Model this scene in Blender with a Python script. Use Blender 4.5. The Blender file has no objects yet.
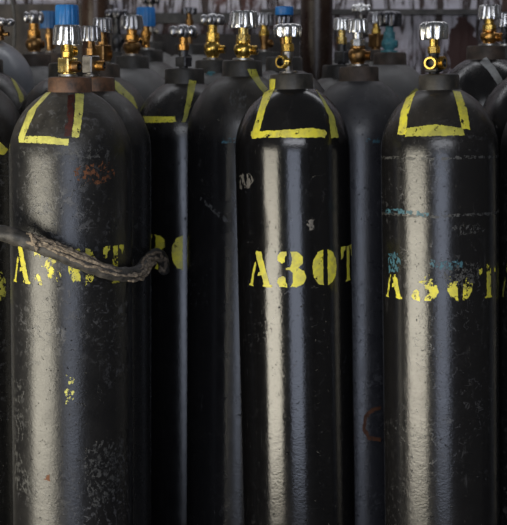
import bpy, bmesh, math, random
from mathutils import Vector, Matrix, Euler, noise
PI = math.pi
random.seed(7)
S = bpy.context.scene
COL = S.collection
# ------------------------------------------------------------------ camera
F, CX, CY = 1500.0, 253.5, 262.5
PITCH = math.radians(6.8)
ZC = 1.38
cs, sn = math.cos(PITCH), math.sin(PITCH)
cd = bpy.data.cameras.new('camera'); cam = bpy.data.objects.new('camera', cd); COL.objects.link(cam)
cam.location = (0, 0, ZC); cam.rotation_euler = (PI/2 - PITCH, 0, 0)
cd.sensor_fit = 'HORIZONTAL'; cd.sensor_width = 36; cd.lens = F/507*36
cd.dof.use_dof = True; cd.dof.focus_distance = 2.7; cd.dof.aperture_fstop = 8
S.camera = cam

def proj(p):
    dep = p[1]*cs - (p[2]-ZC)*sn
    v = p[1]*sn + (p[2]-ZC)*cs
    return CX + F*p[0]/dep, CY - F*v/dep
def at(px, py, Y):
    a = (px-CX)/F; b = (CY-py)/F
    t = Y/(cs + b*sn)
    return Vector((a*t, Y, ZC + t*(b*cs - sn)))

# ------------------------------------------------------------------ materials
class NT:
    def __init__(s, name):
        s.m = bpy.data.materials.new(name); s.m.use_nodes = True
        s.t = s.m.node_tree; s.n = s.t.nodes; s.l = s.t.links
        s.b = s.n['Principled BSDF']
    def node(s, typ, **kw):
        x = s.n.new(typ)
        for k, v in kw.items(): setattr(x, k, v)
        return x
    def link(s, a, b): s.l.new(a, b)
    def coords(s, scale=(1,1,1), loc=(0,0,0)):
        tc = s.node('ShaderNodeTexCoord'); mp = s.node('ShaderNodeMapping')
        mp.inputs['Scale'].default_value = scale; mp.inputs['Location'].default_value = loc
        s.link(tc.outputs['Object'], mp.inputs['Vector']); return mp.outputs[0]
    def noise(s, scale, detail=4, rough=.6, vec=None, dist=0):
        x = s.node('ShaderNodeTexNoise'); x.inputs['Scale'].default_value = scale
        x.inputs['Detail'].default_value = detail; x.inputs['Roughness'].default_value = rough
        x.inputs['Distortion'].default_value = dist
        if vec is not None: s.link(vec, x.inputs['Vector'])
        return x.outputs['Fac']
    def ramp(s, fac, stops):
        x = s.node('ShaderNodeValToRGB'); e = x.color_ramp.elements
        while len(e) < len(stops): e.new(.5)
        for i, (p, c) in enumerate(stops):
            e[i].position = p; e[i].color = (c, c, c, 1) if not hasattr(c, '__len__') else (*c, 1)
        s.link(fac, x.inputs[0]); return x.outputs[0]
    def math(s, op, a, b=None):
        x = s.node('ShaderNodeMath', operation=op)
        for i, v in enumerate((a, b)):
            if v is None: continue
            if isinstance(v, (int, float)): x.inputs[i].default_value = v
            else: s.link(v, x.inputs[i])
        return x.outputs[0]
    def mix(s, fac, a, b):
        x = s.node('ShaderNodeMix', data_type='RGBA')
        for sock, v in ((x.inputs[0], fac), (x.inputs[6], a), (x.inputs[7], b)):
            if isinstance(v, (int, float)): sock.default_value = v
            elif hasattr(v, '__len__'): sock.default_value = (*v, 1)
            else: s.link(v, sock)
        return x.outputs[2]
    def bump(s, h, strength, dist=.001, prev=None):
        x = s.node('ShaderNodeBump'); x.inputs['Strength'].default_value = strength
        x.inputs['Distance'].default_value = dist; s.link(h, x.inputs['Height'])
        if prev is not None: s.link(prev, x.inputs['Normal'])
        return x.outputs[0]

def paint_mat(name, base, seed, wear=.5, dust=.5, rough=.26, peel=.5, dustcol=(.10,.085,.065), chipcol=(.22,.22,.23)):
    """enamel on a steel cylinder: orange peel, chips, vertical scuffs, dust that settled on the shoulder"""
    q = NT(name); L = (seed*1.7, seed*3.1, seed*.9)
    v = q.coords(loc=L)
    tc = q.node('ShaderNodeTexCoord'); sp = q.node('ShaderNodeSeparateXYZ'); q.link(tc.outputs['Object'], sp.inputs[0])
    fine = q.noise(210, 3, .6, v)
    mid = q.noise(26, 5, .65, v)
    big = q.noise(5, 4, .6, v)
    # chips: fine noise gated by a large patchy mask
    gate = q.ramp(big, [(.50-.10*wear, 0), (.72-.10*wear, 1)])
    chip = q.math('MULTIPLY', q.ramp(q.noise(85, 5, .7, v, .6), [(.60-.05*wear, 0), (.66-.05*wear, 1)]), gate)
    vs = q.coords(scale=(60, 60, 5), loc=L)
    scuff = q.math('MULTIPLY', q.ramp(q.noise(1, 5, .7, vs, 1.2), [(.60, 0), (.70, 1)]), q.ramp(mid, [(.45, 0), (.6, 1)]))
    vh = q.coords(scale=(7, 7, 150), loc=L)
    scrh = q.math('MULTIPLY', q.ramp(q.noise(1, 3, .6, vh, 1.5), [(.69, 0), (.74, 1)]), gate)
    marks = q.math('MINIMUM', q.math('ADD', q.math('MULTIPLY', chip, .30*wear+.05), q.math('ADD', q.math('MULTIPLY', scuff, .20*wear), q.math('MULTIPLY', scrh, .35*wear))), 1)
    # settled dirt on the upward facing shoulder (z above the shoulder line)
    top = q.node('ShaderNodeMapRange'); q.link(sp.outputs[2], top.inputs[0])
    top.inputs[1].default_value = 1.26; top.inputs[2].default_value = 1.36
    dm = q.math('MULTIPLY', q.math('ADD', q.math('MULTIPLY', top.outputs[0], .55), .05), q.ramp(mid, [(.3, .25), (.7, 1)]))
    dm = q.math('MULTIPLY', dm, dust)
    c1 = q.mix(dm, base, dustcol)
    c2 = q.mix(marks, c1, chipcol)
    q.link(c2, q.b.inputs['Base Color'])
    r = q.math('ADD', q.math('ADD', rough*.72, q.math('MULTIPLY', marks, .35)), q.math('ADD', q.math('MULTIPLY', dm, .9), q.math('MULTIPLY', q.ramp(mid, [(.35, 0), (.75, 1)]), .06)))
    q.link(r, q.b.inputs['Roughness'])
    q.b.inputs['IOR'].default_value = 1.6
    pits = q.ramp(q.noise(120, 3, .7, v, .4), [(.66, 1), (.72, 0)])
    b1 = q.bump(pits, .9, .0012, q.bump(fine, .42*peel, .0008))
    b2 = q.bump(q.noise(60, 2, .5, v), .22*peel, .0012, b1)
    b3 = q.bump(marks, .5, .0006, b2)
    q.link(b3, q.b.inputs['Normal'])
    return q.m

def simple(name, col, rough=.5, metal=0, var=.25, scale=60, bump=.2, col2=None, bscale=200, lo=.4, hi=.65):
    q = NT(name); v = q.coords()
    n = q.noise(scale, 5, .65, v)
    c2 = col2 if col2 else tuple(max(0, x*(1-var)) for x in col)
    q.link(q.mix(q.ramp(n, [(lo, 0), (hi, 1)]), col, c2), q.b.inputs['Base Color'])
    q.b.inputs['Metallic'].default_value = metal
    q.link(q.ramp(q.noise(scale*.7, 3, .6, v), [(.3, max(.05, rough-.08)), (.7, min(1, rough+.12))]), q.b.inputs['Roughness'])
    q.link(q.bump(q.noise(bscale, 3, .6, v), bump, .0008), q.b.inputs['Normal'])
    return q.m

M = {}
M['chrome'] = simple('satin_chrome', (.85,.85,.85), .24, 1, .2, 50, .03)
M['chrome_dull'] = simple('dull_chrome', (.52,.52,.54), .30, 1, .4, 60, .06)
M['chrome_dark'] = simple('dark_worn_chrome', (.20,.20,.22), .3, 1, .6, 60, .25)
M['brass'] = simple('brass', (.90,.62,.16), .24, 1, .35, 90, .3, col2=(.55,.33,.07))
M['brass_bright'] = simple('bright_brass', (1.0,.80,.32), .22, 1, .2, 90, .2, col2=(.85,.55,.16))
M['brass_brown'] = simple('tarnished_brass', (.42,.24,.09), .36, 1, .5, 90, .4, col2=(.16,.09,.04))
M['brass_orange'] = simple('orange_brass', (.72,.38,.10), .30, 1, .4, 90, .4, col2=(.35,.18,.06))
M['steel'] = simple('grey_steel', (.36,.34,.32), .38, 1, .4, 90, .3)
M['steel_dark'] = simple('dark_grey_steel', (.10,.10,.105), .42, .8, .4, 90, .3)
M['black_metal_and_bore'] = simple('black_paint_and_bore_shade', (.012,.012,.012), .45, 0, .3, 90, .3)  # black valve paint, also used for shade inside outlet bores
M['washer'] = simple('silver_washer', (.60,.60,.58), .35, 1, .3, 80, .2)
M['blue'] = simple('blue_plastic', (.03,.22,.62), .32, 0, .2, 40, .15)
M['blue_dark'] = simple('dusty_blue_plastic', (.022,.11,.30), .5, 0, .3, 40, .15)
M['turquoise'] = simple('turquoise_paint', (.09,.32,.38), .42, 0, .4, 90, .3)
M['yellow'] = simple('yellow_stencil_paint', (.86,.78,.06), .42, 0, .0, 45, .3, col2=(.55,.50,.10), bscale=300)
M['yellow_dull'] = simple('weathered_yellow_paint', (.50,.48,.07), .5, 0, .0, 45, .3, col2=(.30,.29,.06), bscale=300)
M['yellow_pale'] = simple('pale_yellow_paint', (.76,.73,.17), .42, 0, .0, 60, .3, col2=(.48,.45,.12), bscale=300)
M['white_paint'] = simple('dirty_white_paint', (.40,.41,.41), .5, 0, .4, 45, .3)
M['red_oxide'] = simple('red_oxide_paint', (.075,.018,.012), .5, 0, .5, 60, .3)
M['cyan_chip'] = simple('light_blue_underpaint', (.06,.17,.22), .5, 0, .4, 90, .3)
M['grey_chip'] = simple('bare_grey_primer', (.20,.185,.165), .6, 0, .5, 120, .5)
M['pale_scuff'] = simple('pale_scuffed_paint', (.085,.085,.082), .45, 0, .6, 200, .5)
M['rust_mark'] = simple('orange_brown_rust', (.16,.058,.022), .7, 0, .5, 90, .4)
M['collar_rust'] = simple('rusty_collar_steel', (.15,.075,.042), .55, 0, .5, 40, .5, col2=(.035,.022,.016))
M['collar_black'] = simple('black_painted_collar', (.022,.021,.019), .42, 0, .5, 50, .5, col2=(.05,.045,.038))
M['collar_grey'] = simple('dirty_grey_collar', (.07,.066,.06), .5, 0, .5, 50, .5, col2=(.03,.028,.025))
M['collar_brown'] = simple('brown_grey_collar', (.085,.06,.045), .6, 0, .5, 50, .5, col2=(.035,.028,.022))
M['rubber'] = simple('worn_black_rubber', (.035,.033,.031), .5, 0, .3, 60, .7, col2=(.10,.09,.08), bscale=90)
M['sheath'] = simple('frayed_brown_sheath', (.36,.29,.215), .8, 0, .5, 160, .9, col2=(.085,.066,.05), bscale=350)
M['pipe'] = simple('dark_brown_painted_pipe', (.030,.015,.010), .24, 0, .4, 20, .2, col2=(.045,.028,.02))
M['ledge'] = simple('grimy_steel_rail', (.045,.043,.042), .6, 0, .5, 30, .5, col2=(.10,.095,.09))
M['hose_grey'] = simple('grey_rubber_tube', (.07,.07,.07), .4, 0, .3, 60, .3)

# ------------------------------------------------------------------ mesh helpers
def add(name, me, mat, parent=None, smooth=True):
    o = bpy.data.objects.new(name, me); COL.objects.link(o)
    if mat: me.materials.append(mat)
    for p in me.polygons: p.use_smooth = smooth
    if parent: o.parent = parent
    return o
def from_bm(name, bm, mat, parent=None, smooth=True, sharp=35):
    bmesh.ops.recalc_face_normals(bm, faces=bm.faces)
    for e in bm.edges:
        if len(e.link_faces) == 2 and e.calc_face_angle(0) > math.radians(sharp): e.smooth = False
    me = bpy.data.meshes.new(name); bm.to_mesh(me); bm.free()
    return add(name, me, mat, parent, smooth)
def lathe(bm, prof, seg=48, mat=None, flute=None):
    """prof: list of (r,z[,flute weight]); r==0 closes. flute(theta)->multiplier"""
    rings = []
    for p in prof:
        r, z = p[0], p[1]; w = p[2] if len(p) > 2 else 0
        if r < 1e-6:
            rings.append([bm.verts.new(mat @ Vector((0,0,z)) if mat else (0,0,z))])
        else:
            ring = []
            for i in range(seg):
                a = 2*PI*i/seg
                rr = r*(1 + (w*flute(a) if flute else 0))
                v = Vector((rr*math.cos(a), rr*math.sin(a), z))
                ring.append(bm.verts.new(mat @ v if mat else v))
            rings.append(ring)
    for a, b in zip(rings, rings[1:]):
        n = max(len(a), len(b))
        if len(a) == 1 and len(b) == 1: continue
        for i in range(n):
            j = (i+1) % n
            if len(a) == 1: bm.faces.new((a[0], b[j], b[i]))
            elif len(b) == 1: bm.faces.new((a[i], a[j], b[0]))
            else: bm.faces.new((a[i], a[j], b[j], b[i]))
def prism(bm, n, r, z0, z1, bev=.0012, mat=None, rot=0):
    """bevelled n-gon prism (hex nuts, square blocks)"""
    prof = [(0, z0), (r-bev*1.4, z0), (r, z0+bev), (r, z1-bev), (r-bev*1.4, z1), (0, z1)]
    rings = []
    for rr, z in prof:
        if rr == 0: 
            v = Vector((0,0,z)); rings.append([bm.verts.new(mat @ v if mat else v)]); continue
        ring = []
        for i in range(n):
            for s in (-1, 1):
                a = rot + 2*PI*(i+.5)/n + s*min(.09, bev/r)
                v = Vector((rr*math.cos(a), rr*math.sin(a), z)); ring.append(bm.verts.new(mat @ v if mat else v))
        rings.append(ring)
    for a, b in zip(rings, rings[1:]):
        n2 = max(len(a), len(b))
        for i in range(n2):
            j = (i+1) % n2
            if len(a) == 1: bm.faces.new((a[0], b[j], b[i]))
            elif len(b) == 1: bm.faces.new((a[i], a[j], b[0]))
            else: bm.faces.new((a[i], a[j], b[j], b[i]))
def catmull(pts, sub=10):
    out = []
    P = [pts[0]] + list(pts) + [pts[-1]]
    for i in range(1, len(P)-2):
        for k in range(sub):
            t = k/sub
            p0, p1, p2, p3 = P[i-1], P[i], P[i+1], P[i+2]
            out.append(.5*((2*p1) + (p2-p0)*t + (2*p0-5*p1+4*p2-p3)*t*t + (3*p1-p0-3*p2+p3)*t**3))
    out.append(P[-2]); return out
def tube(bm, pts, rad, seg=14, wob=0, seed=0, flat=1):
    rings = []; n = len(pts); up = Vector((0, 0, 1))
    for i, p in enumerate(pts):
        d = (pts[min(i+1, n-1)] - pts[max(i-1, 0)]).normalized()
        a = d.cross(up)
        if a.length < .1: a = d.cross(Vector((0, 1, 0)))
        a.normalize(); b = a.cross(d)
        r = rad(i/(n-1)) if callable(rad) else rad
        ring = []
        for k in range(seg):
            t = 2*PI*k/seg
            rr = r*(1 + wob*noise.noise(Vector((i*.35+seed, math.cos(t)*1.6, math.sin(t)*1.6+seed))))
            ring.append(bm.verts.new(p + a*rr*math.cos(t) + b*rr*flat*math.sin(t)))
        rings.append(ring)
    for a, b in zip(rings, rings[1:]):
        for k in range(seg): bm.faces.new((a[k], a[(k+1) % seg], b[(k+1) % seg], b[k]))
    bm.faces.new(rings[0][::-1]); bm.faces.new(rings[-1])

def inside(x, y, poly):
    c = False; n = len(poly)
    for i in range(n):
        x1, y1 = poly[i]; x2, y2 = poly[i-1]
        if (y1 > y) != (y2 > y) and x < (x2-x1)*(y-y1)/(y2-y1)+x1: c = not c
    return c

# ------------------------------------------------------------------ gas cylinder
R0 = .1095
PLACED = []
class Cyl:
    """root Empty on the floor, z axis up the cylinder; profile body + neck ring"""
    def __init__(s, px, Y, ytop, label, mat, collar='collar_black', lean=0, R=R0, rc=.040, hc=.030, hemi=False, group=None, leany=0, name='gas_cylinder'):
        ang = lean/375.0; Y0 = Y
        while True:                       # stand clear of the neighbours already placed
            c150 = at(px, 150, Y)
            bx = c150.x + math.tan(ang)*c150.z
            foot = Vector((bx, Y)); head = Vector((bx-math.tan(ang)*1.3, Y))
            if all(min((foot-f).length, (head-h).length) > R+r_+.0015 for f, h, r_ in PLACED): break
            Y += .005
        if Y > Y0: print('PUSH', label[:40], round(Y0, 3), '->', round(Y, 3))
        PLACED.append((foot, head, R))
        s.R, s.Y = R, Y
        top = at(px, ytop, Y); s.H = top.z
        s.root = bpy.data.objects.new(name, None); COL.objects.link(s.root)
        s.root.empty_display_size = .1
        s.root.location = (bx, Y, 0); s.root.rotation_euler = (0, -math.atan(math.tan(ang)), 0)
        s.root['label'] = label; s.root['category'] = 'gas cylinder'
        if group: s.root['group'] = group
        s.mw = Matrix.Translation(s.root.location) @ s.root.rotation_euler.to_matrix().to_4x4()
        s.rc, s.hc = rc, hc
        H = s.H; b = .125 if not hemi else R*1.02
        tmax = math.sqrt(max(0, 1-((rc+.001)/R)**2))
        s.zs = H - hc - b*tmax if not hemi else H - b
        s.b = b
        s.prof = []
        prof = [(0, .012), (R*.72, .012), (R*.86, .0), (R*.97, .006), (R, .03)]
        for i in range(1, 13): prof.append((R, .03 + (s.zs-.03)*i/12))
        N = 26
        if hemi:
            for i in range(1, N+1):
                a = PI/2*i/N
                prof.append((R*math.cos(a) if i < N else 0, s.zs + b*math.sin(a)))
        else:
            am = math.asin(tmax)
            for i in range(1, N+1):
                a = am*i/N
                prof.append((R*math.cos(a), s.zs + b*math.sin(a)))
            prof += [(rc-.001, H-hc+.004), (rc*.5, H-hc+.006), (0, H-hc+.006)]
        bm = bmesh.new(); lathe(bm, prof, 112)
        s.body = from_bm('body', bm, mat, s.root, sharp=50)
        if not hemi:
            bm = bmesh.new(); z0 = H-hc
            lathe(bm, [(rc-.004, z0-.004), (rc+.0015, z0-.002), (rc+.0005, z0+.004), (rc, H-.004), (rc-.0015, H-.001), (rc-.004, H), (.016, H+.001), (.0155, H-.006), (0, H-.006)], 72)
            s.ring = from_bm('neck_ring', bm, M[collar], s.root)
    def P(s, phi, z, off=.0):
        """phi: angle from the camera-facing side, positive to the right"""
        if z <= s.zs: r, nr, nz = s.R, 1, 0
        elif z > s.H - s.hc: r, nr, nz = s.rc+.001, 1, 0
        else:
            t = min(.999, (z-s.zs)/s.b); r = s.R*math.sqrt(1-t*t)
            nr, nz = math.sqrt(1-t*t)/s.R, t/s.b
            l = math.hypot(nr, nz); nr /= l; nz /= l
        return Vector(((r+off*nr)*math.sin(phi), -(r+off*nr)*math.cos(phi), z+off*nz))
    def pix(s, phi, z): return proj(s.mw @ s.P(phi, z))
    def zof(s, phi, py):
        lo, hi = .3, s.H
        for _ in range(40):
            m = (lo+hi)/2
            if s.pix(phi, m)[1] > py: lo = m
            else: hi = m
        return lo
    def raster(s, test, p0, p1, z0, z1, mat, name, cell=.0010, chip=0, seed=0, off=.0004, jag=0):
        """thin paint film on the cylinder wall: cells of the (angle, height) grid that pass the test"""
        bm = bmesh.new(); vs = {}; fq = 140 if mat in ('pale_scuff', 'cyan_chip', 'yellow_pale', 'rust_mark') and name not in ('paint_stripe',) else 90
        nz = max(1, int((z1-z0)/cell)); na = max(1, int((p1-p0)*s.R/cell))
        def V(i, j):
            if (i, j) not in vs:
                vs[(i, j)] = bm.verts.new(s.P(p0+(p1-p0)*i/na, z0+(z1-z0)*j/nz, off))
            return vs[(i, j)]
        for i in range(na):
            ph = p0+(p1-p0)*(i+.5)/na
            for j in range(nz):
                z = z0+(z1-z0)*(j+.5)/nz
                a = ph*s.R
                if jag:
                    q = Vector((a*160+seed, z*160, seed*3.3))
                    dx, dz = jag*noise.noise(q), jag*noise.noise(q+Vector((9, 9, 9)))
                else: dx = dz = 0
                k = test(ph+dx/s.R, z+dz)
                if not k: continue
                c = chip if k is True else k
                if c > 0:
                    n = noise.fractal(Vector((a*fq+seed*5, z*fq*.8, seed)), .6, 2.1, 5)*.5+.5 + .16*noise.noise(Vector((a*700, z*700, seed)))
                    if n < c: continue
                bm.faces.new((V(i, j), V(i+1, j), V(i+1, j+1), V(i, j+1)))
        if not len(bm.faces): bm.free(); return None
        me = bpy.data.meshes.new(name); bm.to_mesh(me); bm.free()
        o = add(name, me, M[mat], s.root)
        return o
    def patch(s, poly, mat='yellow', name='paint_stripe', chip=.15, seed=0, jag=.0012, cell=.0010, label=None):
        """paint inside an outline; the outline is unwrapped onto the wall"""
        xs = [p[0] for p in poly]; ys = [p[1] for p in poly]
        ph, zz = [], []
        N = 60
        for i in range(N+1):
            phi = -1.45 + 2.9*i/N
            for j in range(141):
                z = max(.4, s.zs-.72) + (s.H - max(.4, s.zs-.72))*j/140 if min(ys) > 160 else s.zs-.06+(s.H-s.zs+.06)*j/140
                x, y = s.pix(phi, z)
                if min(xs)-4 <= x <= max(xs)+4 and min(ys)-4 <= y <= max(ys)+4: ph.append(phi); zz.append(z)
        if not ph: return
        t = lambda p, z: inside(*s.pix(p, z), poly)
        o = s.raster(t, min(ph)-.05, max(ph)+.05, min(zz)-.006, min(s.H-.002, max(zz)+.006), mat, name, cell, chip, seed, jag=jag)
        if o and label: o['label'] = label
        return o

GLY = {
 'a': [[(.00,0),(.25,0),(.20,.05),(.39,.60),(.35,.70),(.30,.64),(.09,.07),(.0,.05)],
       [(.40,1),(.60,1),(.92,.07),(1,.06),(1,0),(.66,0),(.66,.06),(.70,.08),(.60,.33),(.44,.31),(.47,.41),(.56,.42),(.36,.93)]],
 'z': [[(.03,.74),(.03,.88),(.16,.99),(.33,1),(.34,.90),(.28,.86),(.27,.72),(.17,.67)],
       [(.46,1),(.70,.98),(.88,.86),(.87,.65),(.70,.54),(.92,.44),(.99,.25),(.88,.08),(.65,0),(.46,.01),(.53,.14),(.53,.40),(.44,.48),(.30,.50),(.30,.54),(.45,.56),(.51,.68),(.51,.88)],
       [(.00,.12),(.08,.02),(.33,-.01),(.33,.09),(.28,.15),(.30,.26),(.18,.31),(.05,.26)]],
 'o': [[(.42,1),(.22,.93),(.06,.72),(.02,.5),(.06,.26),(.22,.06),(.42,0)],
       [(.60,1),(.80,.93),(.95,.72),(.99,.5),(.95,.26),(.80,.06),(.60,0)]],
 't': [[(.38,1),(.64,1),(.64,.06),(.72,.03),(.72,0),(.28,0),(.28,.03),(.38,.06)],
       [(.0,1),(.30,1),(.30,.93),(.17,.86),(.13,.70),(.0,.66)],
       [(1,1),(.71,1),(.71,.93),(.84,.86),(.88,.70),(1,.66)]],
}
def lettering(c, angs, zb, h=.066, w=.058, mat='yellow', chip=.2, seed=1, fade=None, letters='azot', slope=0):
    for k, (ch, deg) in enumerate(zip(letters, angs)):
        if deg is None: continue
        phc = math.radians(deg); hw = w/2/c.R; zk = zb+slope*k
        def t(p, z, phc=phc, ch=ch, zk=zk):
            u = (p-phc+hw)/(2*hw); v = (z-zk)/h
            if any(inside(u, v, g) for g in GLY[ch]):
                return fade(u, v, ch) if fade else (chip or True)
            return False
        o = c.raster(t, phc-hw*1.05, phc+hw*1.05, zk-.004, zk+h+.004, mat, 'stencil_letter', .0009, chip, seed+k*1.3, jag=.0010)

# ------------------------------------------------------------------ valves
def valve(c, py_w0, py_w1, rw, kind='fluted', wmat='chrome', bmat='brass', nmat=None, body='round', out=(0, 1), ring=True,
          dx=0, rb=None, outmat=None, capz=None, omul=1.0):
    """py_w0/py_w1: top and underside of the handwheel as heights; rw its radius (all in px at this depth); out=(azimuth deg from camera, length factor)"""
    k = c.Y/F*1.0
    H = c.H; S_ = k*cs
    ptop = c.pix(0, H-.001)[1]
    # heights above the neck ring
    axis = proj(c.mw @ Vector((0, 0, H)))[1]
    z1 = H + (axis-py_w0)*k; z0 = H + (axis-py_w1)*k
    rw = rw*k
    tot = z0-H
    vx = dx*k
    T = Matrix.Translation((vx, 0, 0))
    nmat = nmat or bmat; outmat = outmat or bmat
    rb = (rb*k) if rb else .0125
    # body
    zb0 = H+.004; zb1 = H + tot*.60
    bm = bmesh.new()
    if body == 'block':
        prism(bm, 4, rb*1.36, zb0+.003, zb1, .0018, T, rot=math.radians(45+6))
        lathe(bm, [(0, H-.004), (rb*.8, H-.004), (rb*.85, zb0+.004), (0, zb0+.004)], 32, T)
    elif body == 'slim':
        lathe(bm, [(0, H-.004), (rb*.75, H-.004), (rb*.62, H+.006), (rb*.55, (zb0+zb1)/2), (rb*.8, zb1-.004), (rb*.8, zb1), (0, zb1)], 32, T)
    elif body == 'square_nut':
        prism(bm, 4, rb*1.25, zb0, zb0+(zb1-zb0)*.62, .0015, T, rot=math.radians(45+12))
        lathe(bm, [(0, H-.004), (rb*.7, H-.004), (rb*.72, zb1), (0, zb1)], 32, T)
    else:
        hh = zb1-zb0
        lathe(bm, [(0, H-.004), (rb*.85, H-.004), (rb*.78, zb0+hh*.10), (rb*.92, zb0+hh*.18), (rb*1.12, zb0+hh*.38), (rb*1.18, zb0+hh*.55), (rb*1.08, zb0+hh*.74), (rb*.86, zb0+hh*.86), (rb*.92, zb0+hh*.9), (rb*.92, zb1), (0, zb1)], 40, T)
    v = from_bm('valve', bm, M[bmat], c.root, sharp=28)
    # bonnet nut + stem
    bm = bmesh.new()
    zn0 = zb1; zn1 = z0-(z1-z0)*.12
    hn = zn1-zn0
    prism(bm, 6, rb*.88, zn0, zn0+hn*.62, .0012, T, rot=.3)
    lathe(bm, [(0, zn0+hn*.6), (rb*.62, zn0+hn*.6), (rb*.62, zn1+.006), (0, zn1+.006)], 28, T)
    from_bm('bonnet_nut', bm, M[nmat], v, sharp=28)
    # washer
    if ring:
        bm = bmesh.new()
        lathe(bm, [(0, H-.002), (rb*1.35, H-.002), (rb*1.3, H+.0045), (rb*.9, H+.0055), (0, H+.0055)], 36, T)
        from_bm('washer', bm, M['washer'] if ring is True else M[ring], v)
    # outlet(s)
    outs = out if isinstance(out, list) else [out]
    for (az, ln) in outs:
        a = math.radians(az)
        d = Vector((math.sin(a), -math.cos(a), 0))
        zc_ = zb0 + (zb1-zb0)*.48
        mt = T @ Matrix.Translation((0, 0, zc_)) @ d.to_track_quat('Z', 'Y').to_matrix().to_4x4()
        ro = min(.0098, (zb1-zb0)*.42)*omul; l = rb*.8 + .016*ln
        bm = bmesh.new()
        prof = [(0, rb*.3), (ro*.78, rb*.3), (ro*.78, rb*.9), (ro, rb*.9+.001)]
        nt = 5; za = rb*.9+.001; zb_ = l
        for i in range(nt):
            za2 = za + (zb_-za)*(i+.5)/nt; prof += [(ro*1.0, za2-.0002), (ro*.92, za2+.0002+(zb_-za)*.25/nt)]
        prof += [(ro, zb_-.0008), (ro*.93, zb_), (ro*.66, zb_), (ro*.6, zb_-.001), (ro*.55, max(rb*.5, zb_-.012)), (0, max(rb*.5, zb_-.012))]
        lathe(bm, prof, 36, mt)
        oo = from_bm('outlet', bm, M[outmat], v, sharp=40)
        oo.data.materials.append(M['black_metal_and_bore'])
        for pl in oo.data.polygons:
            cc = pl.center; ax = (T @ Vector((0, 0, zc_))); q_ = cc-ax; al = q_.dot(d); rad_ = (q_-d*al).length
            if rad_ < ro*.64: pl.material_index = 1  # bore faces painted black to stand in for the shade inside
    # handwheel
    bm = bmesh.new(); h = z1-z0
    mt = T @ Matrix.Translation((0, 0, z0)) @ Matrix.Rotation(random.uniform(0, 1), 4, 'Z')
    if kind == 'fluted':
        fl = lambda a: -(.5-.5*math.cos(a*10))**3
        lathe(bm, [(0, h*.25), (rw*.70, h*.25), (rw*.78, .0005), (rw*.97, 0), (rw, h*.05, .09), (rw*.98, h*.25, .10), (rw*.93, h*.6, .10), (rw*.89, h*.86, .10), (rw*.865, h*.95, .09), (rw*.80, h, .04), (rw*.5, h*.985), (rw*.46, h*.93), (rw*.30, h*.93), (rw*.28, h), (0, h)], 176, mt, fl)
    elif kind == 'lobed':
        fl = lambda a: -(.5-.5*math.cos(a*7))**2.2
        lathe(bm, [(0, h*.30), (rw*.62, h*.28), (rw*.76, .0005), (rw*.92, 0, .10), (rw*.96, h*.05, .16), (rw*.98, h*.35, .18), (rw, h*.66, .18), (rw*.97, h*.82, .18), (rw*.86, h*.92, .14), (rw*.62, h, .05), (rw*.40, h*.98), (rw*.30, h*.88), (rw*.22, h*.88), (rw*.20, h*1.02), (0, h*1.02)], 168, mt, fl)
    elif kind == 'ball':
        lathe(bm, [(0, h*.1), (rw*.42, h*.1), (rw*.5, h*.3), (rw*.46, h*.75), (rw*.3, h*.95), (0, h)], 32, mt)
        for i in range(6):
            m2 = mt @ Matrix.Rotation(2*PI*i/6, 4, 'Z') @ Matrix.Translation((rw*.74, 0, h*.48))
            prof = [(rw*.27*math.sin(PI*j/10) if 0 < j < 10 else 0, -h*.42*math.cos(PI*j/10)) for j in range(11)]
            lathe(bm, prof, 20, m2)
        lathe(bm, [(rw*.4, h*.38), (rw*.72, h*.38), (rw*.72, h*.6), (rw*.4, h*.6)], 40, mt)
    elif kind == 'cap':
        fl = lambda a: -(.5-.5*math.cos(a*14))**3
        lathe(bm, [(0, h*.2), (rw*.75, h*.2), (rw*.85, 0), (rw*.97, 0), (rw, h*.04, .05), (rw*.99, h*.5, .05), (rw*.97, h*.92, .05), (rw*.90, h*.99), (rw*.5, h), (rw*.45, h*.95), (0, h*.95)], 168, mt, fl)
    from_bm('handwheel', bm, M[wmat], v, sharp=45)
    return v

# ================================================================== THE CYLINDERS
BLK = (.0055,.0055,.0062)
GR = 'row of stored gas cylinders'
# --- front left
m = paint_mat('scuffed_black_enamel', (.0085,.0085,.0095), 1, wear=1.0, dust=1.0, rough=.37, peel=1.0, dustcol=(.13,.115,.09))
f1 = Cyl(70.5, 2.69, 77, 'heavily scuffed black cylinder at front left, tattered hose lying across its yellow letters', m, 'collar_rust', lean=-2.5, rc=.0385, hc=.027, group=GR)
valve(f1, 26, 45.5, 15.2, 'fluted', 'chrome', 'brass_bright', 'brass', 'block', [(62, .9)], dx=-2, rb=7.2, outmat='brass_brown')
f1.patch([(46.5,92),(51,92.5),(37,108),(24.5,137),(18.5,137),(28,112)], 'yellow_pale', seed=3)
f1.patch([(19,136.5),(45,136),(68.5,139.5),(68.5,145.5),(45,143.5),(19,142.5)], 'yellow_pale', seed=4)
f1.patch([(75.5,93.5),(84,94),(82.5,115),(79,137.5),(71.5,137),(74.5,115)], 'yellow_pale', seed=5)
f1.patch([(68,95),(75,94.5),(74,115),(71,136.5),(64,136),(67,115)], 'red_oxide', seed=6, chip=.28, label='dark red paint stripe')
z = f1.zof(math.radians(-45), 283)
lettering(f1, (-47, -16, 17, 51), z, h=.0665, w=.052, mat='yellow', seed=11, fade=lambda u, v, c: {'a': .2, 'z': .56, 'o': .46, 't': .46}[c])
f1.patch([(84,452),(100,440),(124,446),(126,470),(112,500),(92,508),(84,480)], 'pale_scuff', 'scuff_mark', chip=.60, seed=21, jag=.004)
f1.patch([(66,375),(74,375),(74,405),(64,405)], 'yellow_pale', 'paint_splash', chip=.67, seed=88, jag=.003)
f1.patch([(14,440),(26,470),(34,495),(18,490),(12,470)], 'pale_scuff', 'scuff_mark', chip=.55, seed=24, jag=.004)
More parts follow.
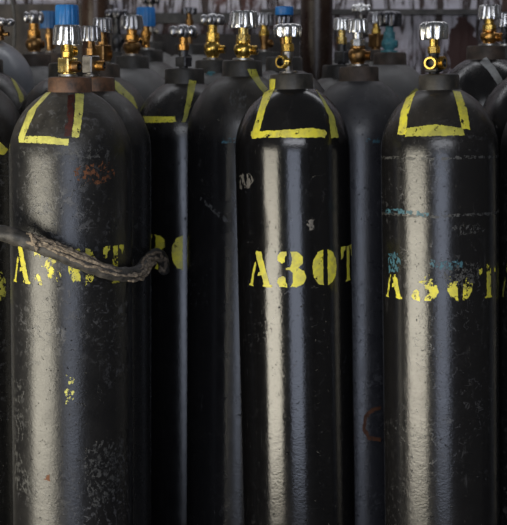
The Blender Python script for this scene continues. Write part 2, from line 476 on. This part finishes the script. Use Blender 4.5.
f1.patch([(14,380),(24,380),(24,440),(14,440)], 'pale_scuff', 'scuff_mark', chip=.62, seed=29, jag=.004)
f1.patch([(74,168),(110,160),(118,176),(96,186),(74,180)], 'rust_mark', 'rust_scuff', chip=.64, seed=25, jag=.004)
f1.patch([(44,476),(50,474),(50,481),(44,480)], 'rust_mark', 'rust_scuff', chip=.4, seed=26, jag=.002)
f1.patch([(20,148),(50,147),(110,150),(110,158),(60,160),(18,158)], 'pale_scuff', 'scuff_mark', chip=.62, seed=27, jag=.004)

# --- front centre
m = paint_mat('glossy_black_enamel', BLK, 2, wear=.25, dust=.15, rough=.18, peel=.6)
f2 = Cyl(292.7, 2.856, 73.5, 'glossiest black cylinder at front centre with complete bright yellow letters', m, 'collar_black', lean=8, rc=.0405, hc=.029, group=GR)
valve(f2, 24.5, 37.5, 14.3, 'lobed', 'chrome', 'steel', 'brass', 'slim', [(-38, .9)], dx=-3, rb=7, outmat='brass', ring='steel', omul=1.25)
f2.patch([(270,79),(275.6,79),(275,88),(266,107),(258.5,136),(251,136),(257,116),(263,95.5)], 'yellow', seed=31)
f2.patch([(251,131.5),(279,130.5),(309,128),(324,129.5),(327,133),(325,137.5),(294,137.5),(264,137.5),(252,138.5)], 'yellow', seed=32, chip=.2)
f2.patch([(316,90),(323.5,98.5),(334,116),(338.5,137.5),(331,138),(328.5,116),(322,101)], 'yellow_dull', seed=33)
z = f2.zof(math.radians(-40), 286.5)
lettering(f2, (-39, -4.5, 29.5, 65), z, h=.0665, w=.055, seed=35, chip=.12, slope=.0008)
f2.patch([(239,176),(248,172),(254,180),(250,188),(240,190)], 'grey_chip', 'chipped_paint', chip=.50, seed=36, jag=.004)
f2.patch([(305,221),(314,219),(317,226),(311,231)], 'grey_chip', 'chipped_paint', chip=.42, seed=37, jag=.004)

# --- front right
m = paint_mat('worn_black_enamel', (.0075,.0075,.0085), 3, wear=.6, dust=.6, rough=.25, peel=.8)
f3 = Cyl(439.5, 2.81, 74, 'black cylinder at front right with half scraped letters and two worn seam lines', m, 'collar_black', lean=8, rc=.0375, hc=.029, group=GR)
valve(f3, 22.5, 40, 15, 'lobed', 'chrome', 'black_metal_and_bore', 'brass', 'square_nut', [(-22, 1.1), (60, .7)], dx=-5, rb=7, outmat='brass', ring=False, omul=1.25)
f3.patch([(409,90.5),(417,89),(413,98.6),(408,115),(406,134.5),(397.5,134.5),(401,112)], 'yellow', seed=41)
f3.patch([(407,128),(435,124.5),(463,128),(464,135.5),(435,136),(405,136.5)], 'yellow_dull', seed=42, chip=.15)
f3.patch([(453,90.5),(460.5,92),(467,109.5),(470,129.5),(462,129),(458,109.5)], 'yellow', seed=43, chip=.22)
z = f3.zof(math.radians(-50), 299)
def fade3(u, v, c):
    e = {'a': .72, 'z': .62, 'o': .55, 't': .95}[c]
    return .30 if v < e-.25 else .30+.5*(v-e+.25)/.3
lettering(f3, (-60, -22, 12, 46.5), z, h=.0665, w=.052, mat='yellow', seed=45, fade=fade3)
z1 = f3.zof(0, 158.5); z2 = f3.zof(0, 216)
for zz, mt_, ch, sd in ((z1, 'pale_scuff', .50, 5), (z2, 'pale_scuff', .42, 6)):
    f3.raster(lambda p, z, zz=zz: abs(z-zz-.0012*math.sin(p*5)) < .0024, -1.5, 1.5, zz-.006, zz+.006, mt_, 'worn_seam_line', .0010, ch, sd, jag=.002)
f3.patch([(386,213),(410,214),(428,218),(428,213),(400,209),(386,209)], 'cyan_chip', 'blue_paint_remnant', chip=.46, seed=46, jag=.003, label='light blue paint remnant')
f3.patch([(388,254),(397,252),(401,262),(398,272),(389,272)], 'cyan_chip', 'blue_paint_remnant', chip=.50, seed=47, jag=.003, label='light blue paint remnant')
f3.patch([(430,259),(448,262),(462,260),(462,268),(446,270),(430,266)], 'cyan_chip', 'blue_paint_remnant', chip=.54, seed=48, jag=.003, label='light blue paint remnant')
f3.patch([(440,268),(478,262),(480,276),(470,290),(446,284)], 'pale_scuff', 'scuff_mark', chip=.58, seed=49, jag=.003)
f3.patch([(452,226),(486,224),(484,232),(456,236)], 'pale_scuff', 'scuff_mark', chip=.62, seed=50, jag=.004)

# --- second row
mL = paint_mat('grey_brown_enamel', (.12,.122,.125), 12, wear=.5, dust=.8, rough=.42, peel=.4, dustcol=(.15,.14,.125))
mB = paint_mat('dusty_black_enamel', (.018,.018,.019), 4, wear=.7, dust=.7, rough=.32, peel=.8)
b = Cyl(94.5, 2.912, 77, 'dull black cylinder directly behind the front left one, small silver wheel on grey valve', mB, 'collar_rust', lean=-3, rc=.0395, hc=.027, group=GR)
valve(b, 27, 42, 10.5, 'fluted', 'chrome_dull', 'steel', 'brass_brown', 'block', [(75, 1.1)], dx=-3, rb=6.3, outmat='brass_orange', ring='steel')

mD = paint_mat('worn_black_enamel_dusty', (.008,.008,.009), 5, wear=.45, dust=.8, rough=.28, peel=.8)
d = Cyl(241.5, 3.056, 60.5, 'tall black cylinder left of centre with bright brass valve and large fluted silver wheel', mD, 'collar_black', lean=-3, rc=.0405, hc=.032, group=GR)
valve(d, 12, 29, 15.2, 'fluted', 'chrome', 'brass', 'brass_bright', 'round', [(72, 1.05)], dx=1, rb=8)
d.patch([(247,69),(256,69),(260,79.5),(267.5,88.5),(263.6,93.6),(251,77)], 'yellow_dull', seed=51)
d.patch([(222,138),(236,138),(236,143),(222,143)], 'cyan_chip', 'blue_paint_remnant', chip=.52, seed=52, label='light blue paint remnant')
d.patch([(200,196),(228,219),(238,219),(238,222),(224,222),(200,200)], 'pale_scuff', 'scratch', chip=.5, seed=53)

d.patch([(231,90),(243,88),(247,96),(246,108),(236,112),(229,102)], 'pale_scuff', 'stamped_mark', chip=.58, seed=54)
mC = paint_mat('black_enamel_clean', BLK, 6, wear=.2, dust=.5, rough=.24, peel=.6)
c = Cyl(185, 3.275, 68.5, 'black cylinder showing two yellow letters right of the hose end, knobbed dark wheel', mC, 'collar_black', lean=0, rc=.0425, hc=.033, group=GR)
valve(c, 25, 39, 14.5, 'ball', 'chrome_dull', 'steel_dark', 'brass_orange', 'square_nut', [(150, .6)], dx=-1, rb=6.5, ring=False)
c.patch([(189,80),(196.4,81),(193,97),(186,122),(182,122.5),(186,102.5)], 'yellow_dull', seed=55)
c.patch([(143,116.2),(175,116.7),(176.4,122),(145.6,123)], 'yellow', seed=56)
z = c.zof(math.radians(-10), 270)
lettering(c, (-64, -33, 2, None), z, h=.074, w=.060, mat='yellow', seed=57, chip=.1)

mm = Cyl(69, 3.142, 63, 'black cylinder behind the front left one, bright blue plastic wheel on top', mC, 'collar_black', group=GR)
valve(mm, 6, 26, 11.8, 'cap', 'blue', 'brass', None, 'round', [(120, .6)])
mE = paint_mat('grey_black_enamel', (.035,.035,.040), 7, wear=.75, dust=1.0, rough=.33, peel=.8, dustcol=(.10,.095,.09))
e = Cyl(359, 3.10, 66.5, 'greyish scratched cylinder between the front centre and front right ones, brown valve', mE, 'collar_brown', lean=4, rc=.0405, hc=.030, group=GR)
valve(e, 20, 33.5, 11, 'fluted', 'chrome', 'brass_brown', 'chrome', 'round', [(80, .8)], dx=-1, rb=8.2, ring='steel')
e.patch([(364,415),(372,408),(381,406),(381,409),(373,412),(367,418),(366,428),(370,436),(381,438),(381,442),(368,440),(362,430)], 'rust_mark', 'rust_scuff', chip=.2, seed=61)
e.patch([(366,138),(380,138),(380,143),(366,143)], 'cyan_chip', 'blue_paint_remnant', chip=.52, seed=62, label='light blue paint remnant')

mH = paint_mat('scraped_black_enamel', (.012,.012,.012), 9, wear=1.0, dust=.6, rough=.34, peel=.9, chipcol=(.2,.18,.16))
hh = Cyl(558.5, 2.835, 74, 'scraped dark cylinder whose left edge just shows at right picture border', mH, 'collar_black', lean=2, group=GR)
valve(hh, 24, 40, 13, 'fluted', 'chrome', 'brass', None, 'round', [(60, 1)])
z = hh.zof(math.radians(-50), 300)
lettering(hh, (-66, -30, 5, None), z, h=.0665, w=.055, seed=66, chip=.52, mat='yellow_dull')

mG = paint_mat('deep_black_enamel', (.006,.006,.007), 8, wear=.2, dust=.2, rough=.22, peel=.5)
h2 = Cyl(531, 3.06, 60, 'black cylinder cut by right picture edge, its shoulder behind the rightmost body', mG, 'collar_black', group=GR)
valve(h2, 14, 28, 12, 'fluted', 'chrome', 'brass', None, 'round', [(60, 1)])
g = Cyl(484, 3.275, 46, 'black cylinder at top right with white shoulder stripe and orange brass valve', mG, 'collar_brown', lean=0, rc=.042, hc=.030, group=GR)
valve(g, 6, 20, 12, 'fluted', 'chrome', 'brass_orange', 'brass', 'round', [(70, 1.0)], dx=3, rb=7.5)
g.patch([(480,62),(486,57),(495,67),(502.6,80),(503.6,86),(500,91),(496,82),(489,72)], 'white_paint', seed=65, chip=.1, label='white paint stripe')

mI = paint_mat('dusty_black_enamel_left', (.008,.008,.008), 10, wear=.8, dust=.8, rough=.3, peel=.8)
i_ = Cyl(-30, 2.95, 68, 'black cylinder cut by left picture edge just left of the front left one', mI, 'collar_black', group=GR)
valve(i_, 20, 34, 12, 'fluted', 'chrome', 'brass', None, 'round', [(60, 1)])
i_.patch([(-20,139),(0,142),(8,149.5),(4,155),(-20,150)], 'yellow', seed=71)
z = i_.zof(math.radians(32), 305)
lettering(i_, (-60, -28, 4, 33), z, h=.0665, w=.05, seed=72, letters='azoo', chip=.48, mat='yellow_dull')
j = Cyl(-14, 3.178, 59, 'black cylinder with curved yellow shoulder stripe, in front of the smooth grey dome', mC, 'collar_black', group=GR)
valve(j, 12, 26, 10, 'fluted', 'chrome_dull', 'brass', None, 'round', [(60, 1)], dx=-8)
j.patch([(10,76),(14.6,80),(23,95),(24,100),(20,104),(18,93.5),(13,83)], 'yellow_dull', seed=73)

o_ = Cyl(103, 3.355, 64, 'black cylinder with slanting yellow stripe, silver wheel behind the small front one', mB, 'collar_brown', group=GR)
valve(o_, 19, 33, 10.5, 'fluted', 'chrome_dull', 'brass_brown', None, 'block', [(100, .6)], rb=6, dx=1)
o_.patch([(112,79),(119,83),(133,97),(138,108),(134,110),(123,98),(112,86)], 'yellow_dull', seed=75)
v_ = Cyl(284, 3.275, 57, 'cylinder hidden behind the front centre one, flat blue cap on its grey wheel', mC, 'collar_grey', group=GR)
vv = valve(v_, 15, 26, 9, 'lobed', 'chrome_dark', 'brass_brown', None, 'slim', [(120, .6)], ring=False)
bm = bmesh.new(); kz = v_.H + (proj(v_.mw @ Vector((0, 0, v_.H)))[1]-16)*v_.Y/F
lathe(bm, [(0, kz), (.0195, kz), (.0205, kz+.002), (.020, kz+.016), (.018, kz+.0185), (0, kz+.0185)], 48)
from_bm('cap', bm, M['blue'], vv)['label'] = 'blue plastic cap'
x_ = Cyl(339, 3.325, 65, 'dark cylinder with brass stem, left of the greyish scratched one and right of pipe', mB, 'collar_black', group=GR)
valve(x_, 19, 31, 9, 'fluted', 'chrome', 'steel_dark', 'brass_bright', 'square_nut', [(120, .6)], dx=2, rb=6, ring=False)
aa = Cyl(389, 3.35, 52.5, 'grey cylinder with turquoise painted valve, behind left of the front right one', mL, 'collar_brown', group=GR)
valve(aa, 12, 27, 12.5, 'lobed', 'chrome_dark', 'turquoise', 'turquoise', 'round', [(75, .5)], dx=-1, rb=6.5, ring='turquoise')
aa.patch([(404,100),(416,88),(421,92),(414,104)], 'yellow_dull', seed=78)
mK = paint_mat('smooth_grey_enamel', (.21,.225,.25), 11, wear=.15, dust=.1, rough=.38, peel=.2)
kk = Cyl(-12, 3.42, 38.5, 'smooth blue-grey cylinder with rounded dome at the upper left picture edge', mK, hemi=True, group=GR)
valve(kk, 18, 27, 15, 'ball', 'chrome_dull', 'brass_brown', None, 'round', [(60, 1)], dx=14, ring=False)

l_ = Cyl(36, 3.66, 54, 'grey-brown cylinder between the grey dome and the front left valve, knobbed wheel', mL, 'collar_brown', group=GR)
valve(l_, 11, 25, 11, 'ball', 'chrome_dull', 'brass_brown', 'brass_orange', 'round', [(120, .6)], rb=7.5, ring='steel')
n_ = Cyl(51, 3.89, 53, 'cylinder with dusty darker blue wheel, just left of the bright blue wheel', mL, 'collar_brown', group=GR)
valve(n_, 12, 29, 9, 'cap', 'blue_dark', 'brass_brown', None, 'slim', [(160, .6)], ring='steel')
p_ = Cyl(133, 3.568, 56, 'grey shouldered cylinder with brown valve and wide silver wheel beside the blue one', mL, 'collar_grey', group=GR)
valve(p_, 16, 30, 12, 'fluted', 'chrome_dull', 'brass_brown', 'brass_orange', 'round', [(150, .6)], rb=8, ring='steel')
q_ = Cyl(148, 3.80, 50, 'dark cylinder with blue wheel and ring-shaped brass outlet, right of the silver wheels', mB, 'collar_black', group=GR)
valve(q_, 8, 27, 9.5, 'cap', 'blue', 'brass_orange', None, 'slim', [(-25, 1)], dx=-1, rb=6)
r_ = Cyl(118, 3.79, 52, 'cylinder far back with dark knobbed wheel between the silver and blue wheels', mL, 'collar_black', group=GR)
valve(r_, 9, 20, 12, 'ball', 'chrome_dark', 'steel_dark', None, 'round', [(60, .6)], ring=False)
s_ = Cyl(213, 3.49, 60, 'grey-green shouldered cylinder with gold coloured valve under a dark knobbed wheel', mL, 'collar_grey', group=GR)
valve(s_, 14, 27, 12.5, 'ball', 'chrome_dull', 'brass', 'brass', 'round', [(72, 1.0)], rb=7.5, ring='steel')
s_.patch([(208,71),(216,72),(214,76),(206,75)], 'turquoise', 'paint_mark', chip=.4, seed=77, label='green paint mark')
t_ = Cyl(190, 3.72, 44, 'far back cylinder with small dark wheel above brass stem, left of the gold valve', mL, 'collar_black', group=GR)
valve(t_, 8, 15, 8, 'lobed', 'chrome_dark', 'brass_brown', None, 'slim', [(120, .6)], ring=False)
u_ = Cyl(264, 3.50, 52, 'grey cylinder with small silver wheel and brass stem, right of the large fluted wheel', mL, 'collar_grey', group=GR)
valve(u_, 14, 26, 9.5, 'fluted', 'chrome_dull', 'brass_brown', 'brass', 'slim', [(120, .6)], rb=6, ring='steel')
ab = Cyl(375, 3.60, 50, 'brown valved cylinder with a small brass nut, just left of the turquoise valve', mB, 'collar_brown', group=GR)
valve(ab, 13, 24, 9, 'fluted', 'chrome_dull', 'brass_brown', 'brass', 'block', [(120, .6)], rb=5.5, ring=False)
ac = Cyl(357, 3.82, 42, 'farthest cylinder whose silver knobbed wheel shows above the brown valve wheel', mL, 'collar_grey', group=GR)
valve(ac, 4, 16, 10, 'ball', 'chrome', 'steel', None, 'slim', [(120, .6)], dx=3, ring=False)
g2 = Cyl(505, 3.50, 46, 'cylinder at right picture edge with grey wheel behind the orange brass valve', mB, 'collar_black', group=GR)
valve(g2, 13, 28, 9, 'fluted', 'chrome_dull', 'steel_dark', None, 'slim', [(120, .6)], dx=-3)
w_ = Cyl(152, 4.03, 42, 'rearmost cylinder whose black wheel tops the frame above the blue one', mL, 'collar_black', group=GR)
valve(w_, -4, 6, 10, 'ball', 'chrome_dark', 'steel', None, 'slim', [(120, .6)], ring=False)

# ================================================================== HOSE
def hp(x, y, Y): return at(x, y, Y)
path = catmull([hp(-75,226,2.60), hp(-35,228,2.575), hp(0,233,2.562), hp(25,240,2.558), hp(50,249.5,2.556), hp(75,260,2.558), hp(100,269,2.572),
                hp(122,274.5,2.598), hp(138,272.5,2.645), hp(148,261,2.75), hp(156,254.5,2.87), hp(161,257,2.97), hp(163.5,263,3.03), hp(164,270,3.06)], 9)
hose = bpy.data.objects.new('rubber_hose', None); COL.objects.link(hose); hose.location = path[0]
hose['label'] = 'tattered black rubber hose hanging across the front left cylinder, curled at its right end'
hose['category'] = 'hose'
off0 = path[0]
hr = lambda t: (.0152 - .0040*t)
bm = bmesh.new(); tube(bm, [p-off0 for p in path], hr, 20, .16, 3)
from_bm('core', bm, M['rubber'], hose)
def strand(t0, t1, a0, a1, r, seed, flat=.5, lift=1.0):
    n = len(path)-1; pts = []
    K = 46
    for i in range(K+1):
        t = t0+(t1-t0)*i/K; f = t*n; q = min(n-1, int(f)); p = path[q].lerp(path[q+1], f-q)
        d_ = (path[q+1]-path[q]).normalized(); A = Vector((0,-1,0)); A = (A-d_*A.dot(d_)).normalized(); B = A.cross(d_)*-1
        if B.z < 0: B = -B
        an = math.radians(a0+(a1-a0)*i/K + 14*noise.noise(Vector((i*.22, seed, 0))))
        rr = hr(t)*(lift + .05*noise.noise(Vector((i*.3, seed, 5))))
        pts.append(p + A*rr*math.cos(an) + B*rr*math.sin(an) - off0)
    bm = bmesh.new()
    tube(bm, pts, lambda t: r*(.35+.75*math.sin(PI*min(1, max(0, t)))**.5)*(1+.4*noise.noise(Vector((t*16, seed, 2)))), 10, .7, seed)
    o = from_bm('torn_sheath', bm, M['sheath'], hose); return o
strand(.23, .52, 62, 38, .0036, 1)
strand(.25, .50, 28, 55, .0030, 2)
strand(.24, .36, -5, 45, .0032, 3)
strand(.30, .56, 8, 5, .0026, 4)
strand(.27, .44, 75, 80, .0028, 5, lift=1.08)
strand(.24, .28, 75, -30, .0040, 6, lift=1.05)
strand(.54, .74, 10, -15, .0042, 7)
strand(.55, .72, -35, -48, .0036, 8)
strand(.60, .76, 35, 50, .0026, 9)
strand(.74, .82, 60, -20, .0034, 10)
strand(.78, .88, 20, 70, .0030, 11)
strand(.84, .97, 50, -10, .0034, 12)
strand(.90, .98, -40, 60, .0030, 13)

# ================================================================== SETTING
def structure(name, bm, m, smooth=False):
    o = from_bm(name, bm, m, None, smooth); o['kind'] = 'structure'; return o
def box(bm, x0, x1, y0, y1, z0, z1):
    r = bmesh.ops.create_cube(bm, size=1)
    for v in r['verts']:
        v.co = Vector(((x0+x1)/2 + v.co.x*(x1-x0), (y0+y1)/2 + v.co.y*(y1-y0), (z0+z1)/2 + v.co.z*(z1-z0)))
# back wall: old lilac-grey paint, rust streaks running down
YW = 4.50
q = NT('peeling_lilac_wall_paint')
v = q.coords(scale=(45, 1, 5)); v2 = q.coords(scale=(1, 1, 1))
st = q.ramp(q.noise(1, 6, .7, v, .8), [(.49, 0), (.55, 1)])
bl = q.ramp(q.noise(5, 5, .65, v2), [(.42, 0), (.62, 1)])
c1 = q.mix(q.noise(30, 4, .6, v2), (.66,.64,.72), (.48,.46,.51))
c2 = q.mix(st, c1, (.050,.036,.032))
c3 = q.mix(q.math('MULTIPLY', bl, q.ramp(q.noise(22, 5, .7, v2), [(.45, 0), (.6, 1)])), c2, (.10,.035,.025))
pc = at(463, 50, YW); mp = q.node('ShaderNodeMapping'); tc_ = q.node('ShaderNodeTexCoord'); q.link(tc_.outputs['Object'], mp.inputs[0])
mp.inputs['Location'].default_value = (-pc.x/.05, 0, -pc.z/.11); mp.inputs['Scale'].default_value = (1/.05, 0, 1/.11)
ln = q.node('ShaderNodeVectorMath', operation='LENGTH'); q.link(mp.outputs[0], ln.inputs[0])
rs = q.ramp(q.math('ADD', ln.outputs['Value'], q.math('MULTIPLY', q.noise(30, 4, .7, v2), .8)), [(.0, 1), (1.0, 1)])
rs = q.math('LESS_THAN', q.math('ADD', ln.outputs['Value'], q.math('MULTIPLY', q.noise(30, 4, .7, v2), 1.0)), 1.35)
c3 = q.mix(rs, c3, (.060,.026,.022))
q.link(c3, q.b.inputs['Base Color']); q.b.inputs['Roughness'].default_value = .7
q.link(q.bump(st, .5, .003), q.b.inputs['Normal'])
bm = bmesh.new(); box(bm, -2.6, 2.6, YW, YW+.15, 0, 2.7); structure('wall_back', bm, q.m)
zl = at(0, 13, YW-.03).z
bm = bmesh.new(); box(bm, .02, 2.6, YW-.022, YW, zl-.004, zl+.012); structure('trim_1', bm, M['ledge'])
zl2 = at(0, 19, YW-.03).z
bm = bmesh.new(); box(bm, -2.6, .02, YW-.03, YW, zl2-.012, zl2+.018); structure('trim_2', bm, M['ledge'])
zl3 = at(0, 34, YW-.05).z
dk = simple('dark_brown_panel_and_shade', (.022,.018,.016), .6, 0, .5, 30, .4, col2=(.05,.04,.035))  # dark brown for both wall panels; on the low one it stands for shadow
bm = bmesh.new(); box(bm, -2.6, at(300, 40, YW-.05).x, YW-.05, YW, 0, zl3); structure('shade_panel', bm, dk)  # added panel, its dark colour stands in for shadow low on the wall
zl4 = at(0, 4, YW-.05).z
bm = bmesh.new(); box(bm, -2.6, at(112, 40, YW-.05).x, YW-.06, YW, 0, zl4); structure('trim_4', bm, dk)  # dark panel over the left end of the wall
fl = simple('dark_concrete_floor', (.10,.095,.09), .8, 0, .5, 6, .6, bscale=80)
bm = bmesh.new(); box(bm, -4.5, 3.5, 2.4, 4.65, -.5, 0); structure('added_platform', bm, fl)   # added raised platform, lets the door light reach below floor level
bm = bmesh.new(); box(bm, -4.5, 3.5, -3.2, 4.65, -.62, -.5); structure('floor_2', bm, fl)
wp = simple('dark_shed_wall_paint', (.10,.10,.10), .8, 0, .5, 4, .4, bscale=50)
bm = bmesh.new(); box(bm, 3.5, 3.65, -3.2, 4.65, -.5, 2.7); structure('wall_right', bm, wp)

# dark brown column pipe between the cylinders and the wall
def pipe(px, Y, r, name, label, top=2.7, mat='pipe', clamp=False):
    while True:
        x = at(px, 60, Y).x
        if all(min((Vector((x, Y))-f).length, (Vector((x, Y))-h).length) > r*1.1+r_ for f, h, r_ in PLACED): break
        Y += .005
    print('PIPE', Y)
    bm = bmesh.new(); lathe(bm, [(0, 0), (r, 0), (r, top*.5), (r, top), (0, top)], 48)
    o = from_bm(name, bm, M[mat], None); o.location = (x, Y, 0)
    o['label'] = label; o['category'] = 'pipe'; return o
pipe(316.5, 3.56, .040, 'steel_pipe', 'thick dark brown vertical pipe right of the front centre valve')
pipe(96, 4.30, .040, 'steel_pipe', 'brown vertical pipe against the wall above the second silver wheel at left', mat='pipe')
x = at(507, 10, 4.2)
bm = bmesh.new(); box(bm, -.03, .03, -.03, .03, 0, 2.7)
o = from_bm('wall_post', bm, simple('brown_post_paint', (.10,.05,.035), .6, 0, .4, 20, .4), None, False); o.location = (x.x+.02, 4.2, 0)
o['label'] = 'brown square post against the wall at the upper right picture corner'; o['category'] = 'post'
# thin grey tube looping at the upper left
tp = catmull([at(4,-22,4.4), at(9,-8,4.4), at(13,8,4.4), at(14.5,24,4.4), at(14,45,4.4), at(13,75,4.4), at(12,120,4.4), Vector((at(12,120,4.4).x, 4.4, .6)), Vector((at(12,120,4.4).x, 4.4, .0))], 8)
bm = bmesh.new(); tube(bm, tp, .0045, 12)
o = from_bm('thin_tube', bm, M['hose_grey'], None); o['label'] = 'thin grey tube hanging at the upper left corner'; o['category'] = 'tube'

# ================================================================== LIGHT
def area(name, p1, p2, z0, z1, col, rad):
    """upright area light for the doors and the added fill: p1-p2 is its foot line"""
    p1 = Vector((*p1, 0)); p2 = Vector((*p2, 0)); mid = (p1+p2)/2; w = (p2-p1).length; h = z1-z0
    d = bpy.data.lights.new(name, 'AREA'); d.shape = 'RECTANGLE'; d.size = w; d.size_y = h
    d.energy = rad*PI*w*h; d.color = col
    o = bpy.data.objects.new(name, d); COL.objects.link(o)
    o.location = (mid.x, mid.y, (z0+z1)/2)
    nrm = Vector((-(p2-p1).y, (p2-p1).x, 0)).normalized()
    if nrm.dot(Vector((0, 2.8, 0))-mid) < 0: nrm = -nrm
    o.rotation_euler = nrm.to_track_quat('-Z', 'Y').to_euler()
    return o
for za, zb_, rd in ((-.45, .50, 10.5), (.50, .90, 8.5), (.90, 1.42, 6.0)):   # brightest towards the sunlit ground outside
    area('daylight_left_door', (-2.15,-.8), (-3.8,1.5), za, zb_, (1.0,.93,.76), rd)
area('daylight_rear_door', (1.0,-1.6), (-.85,-1.6), -.45, 1.45, (.72,.80,1.0), 3.0)
area('high_fill', (-1.8,-2.6), (2.2,-2.6), 2.3, 3.1, (.9,.93,1.0), 6.0)  # added soft fill high behind the camera, lifts the wall and shoulders
d = bpy.data.lights.new('wall_fill', 'AREA'); d.shape = 'RECTANGLE'; d.size = 3.6; d.size_y = .5; d.energy = 3.6*PI*3.6*.5; d.color = (.95,.96,1)  # added unseen fill above the rear cylinders, brightens the back wall
o = bpy.data.objects.new('wall_fill', d); COL.objects.link(o); o.location = (0, 4.05, 2.95)
o.rotation_euler = Vector((0, .5, -1)).to_track_quat('-Z', 'Y').to_euler()
w = bpy.data.worlds.new('world'); S.world = w; w.use_nodes = True
w.node_tree.nodes['Background'].inputs[0].default_value = (.75,.8,.9,1)
w.node_tree.nodes['Background'].inputs[1].default_value = .07
S.view_settings.view_transform = 'Standard'; S.view_settings.look = 'None'
S.view_settings.exposure = 0; S.view_settings.gamma = 1; S.view_settings.use_curve_mapping = False
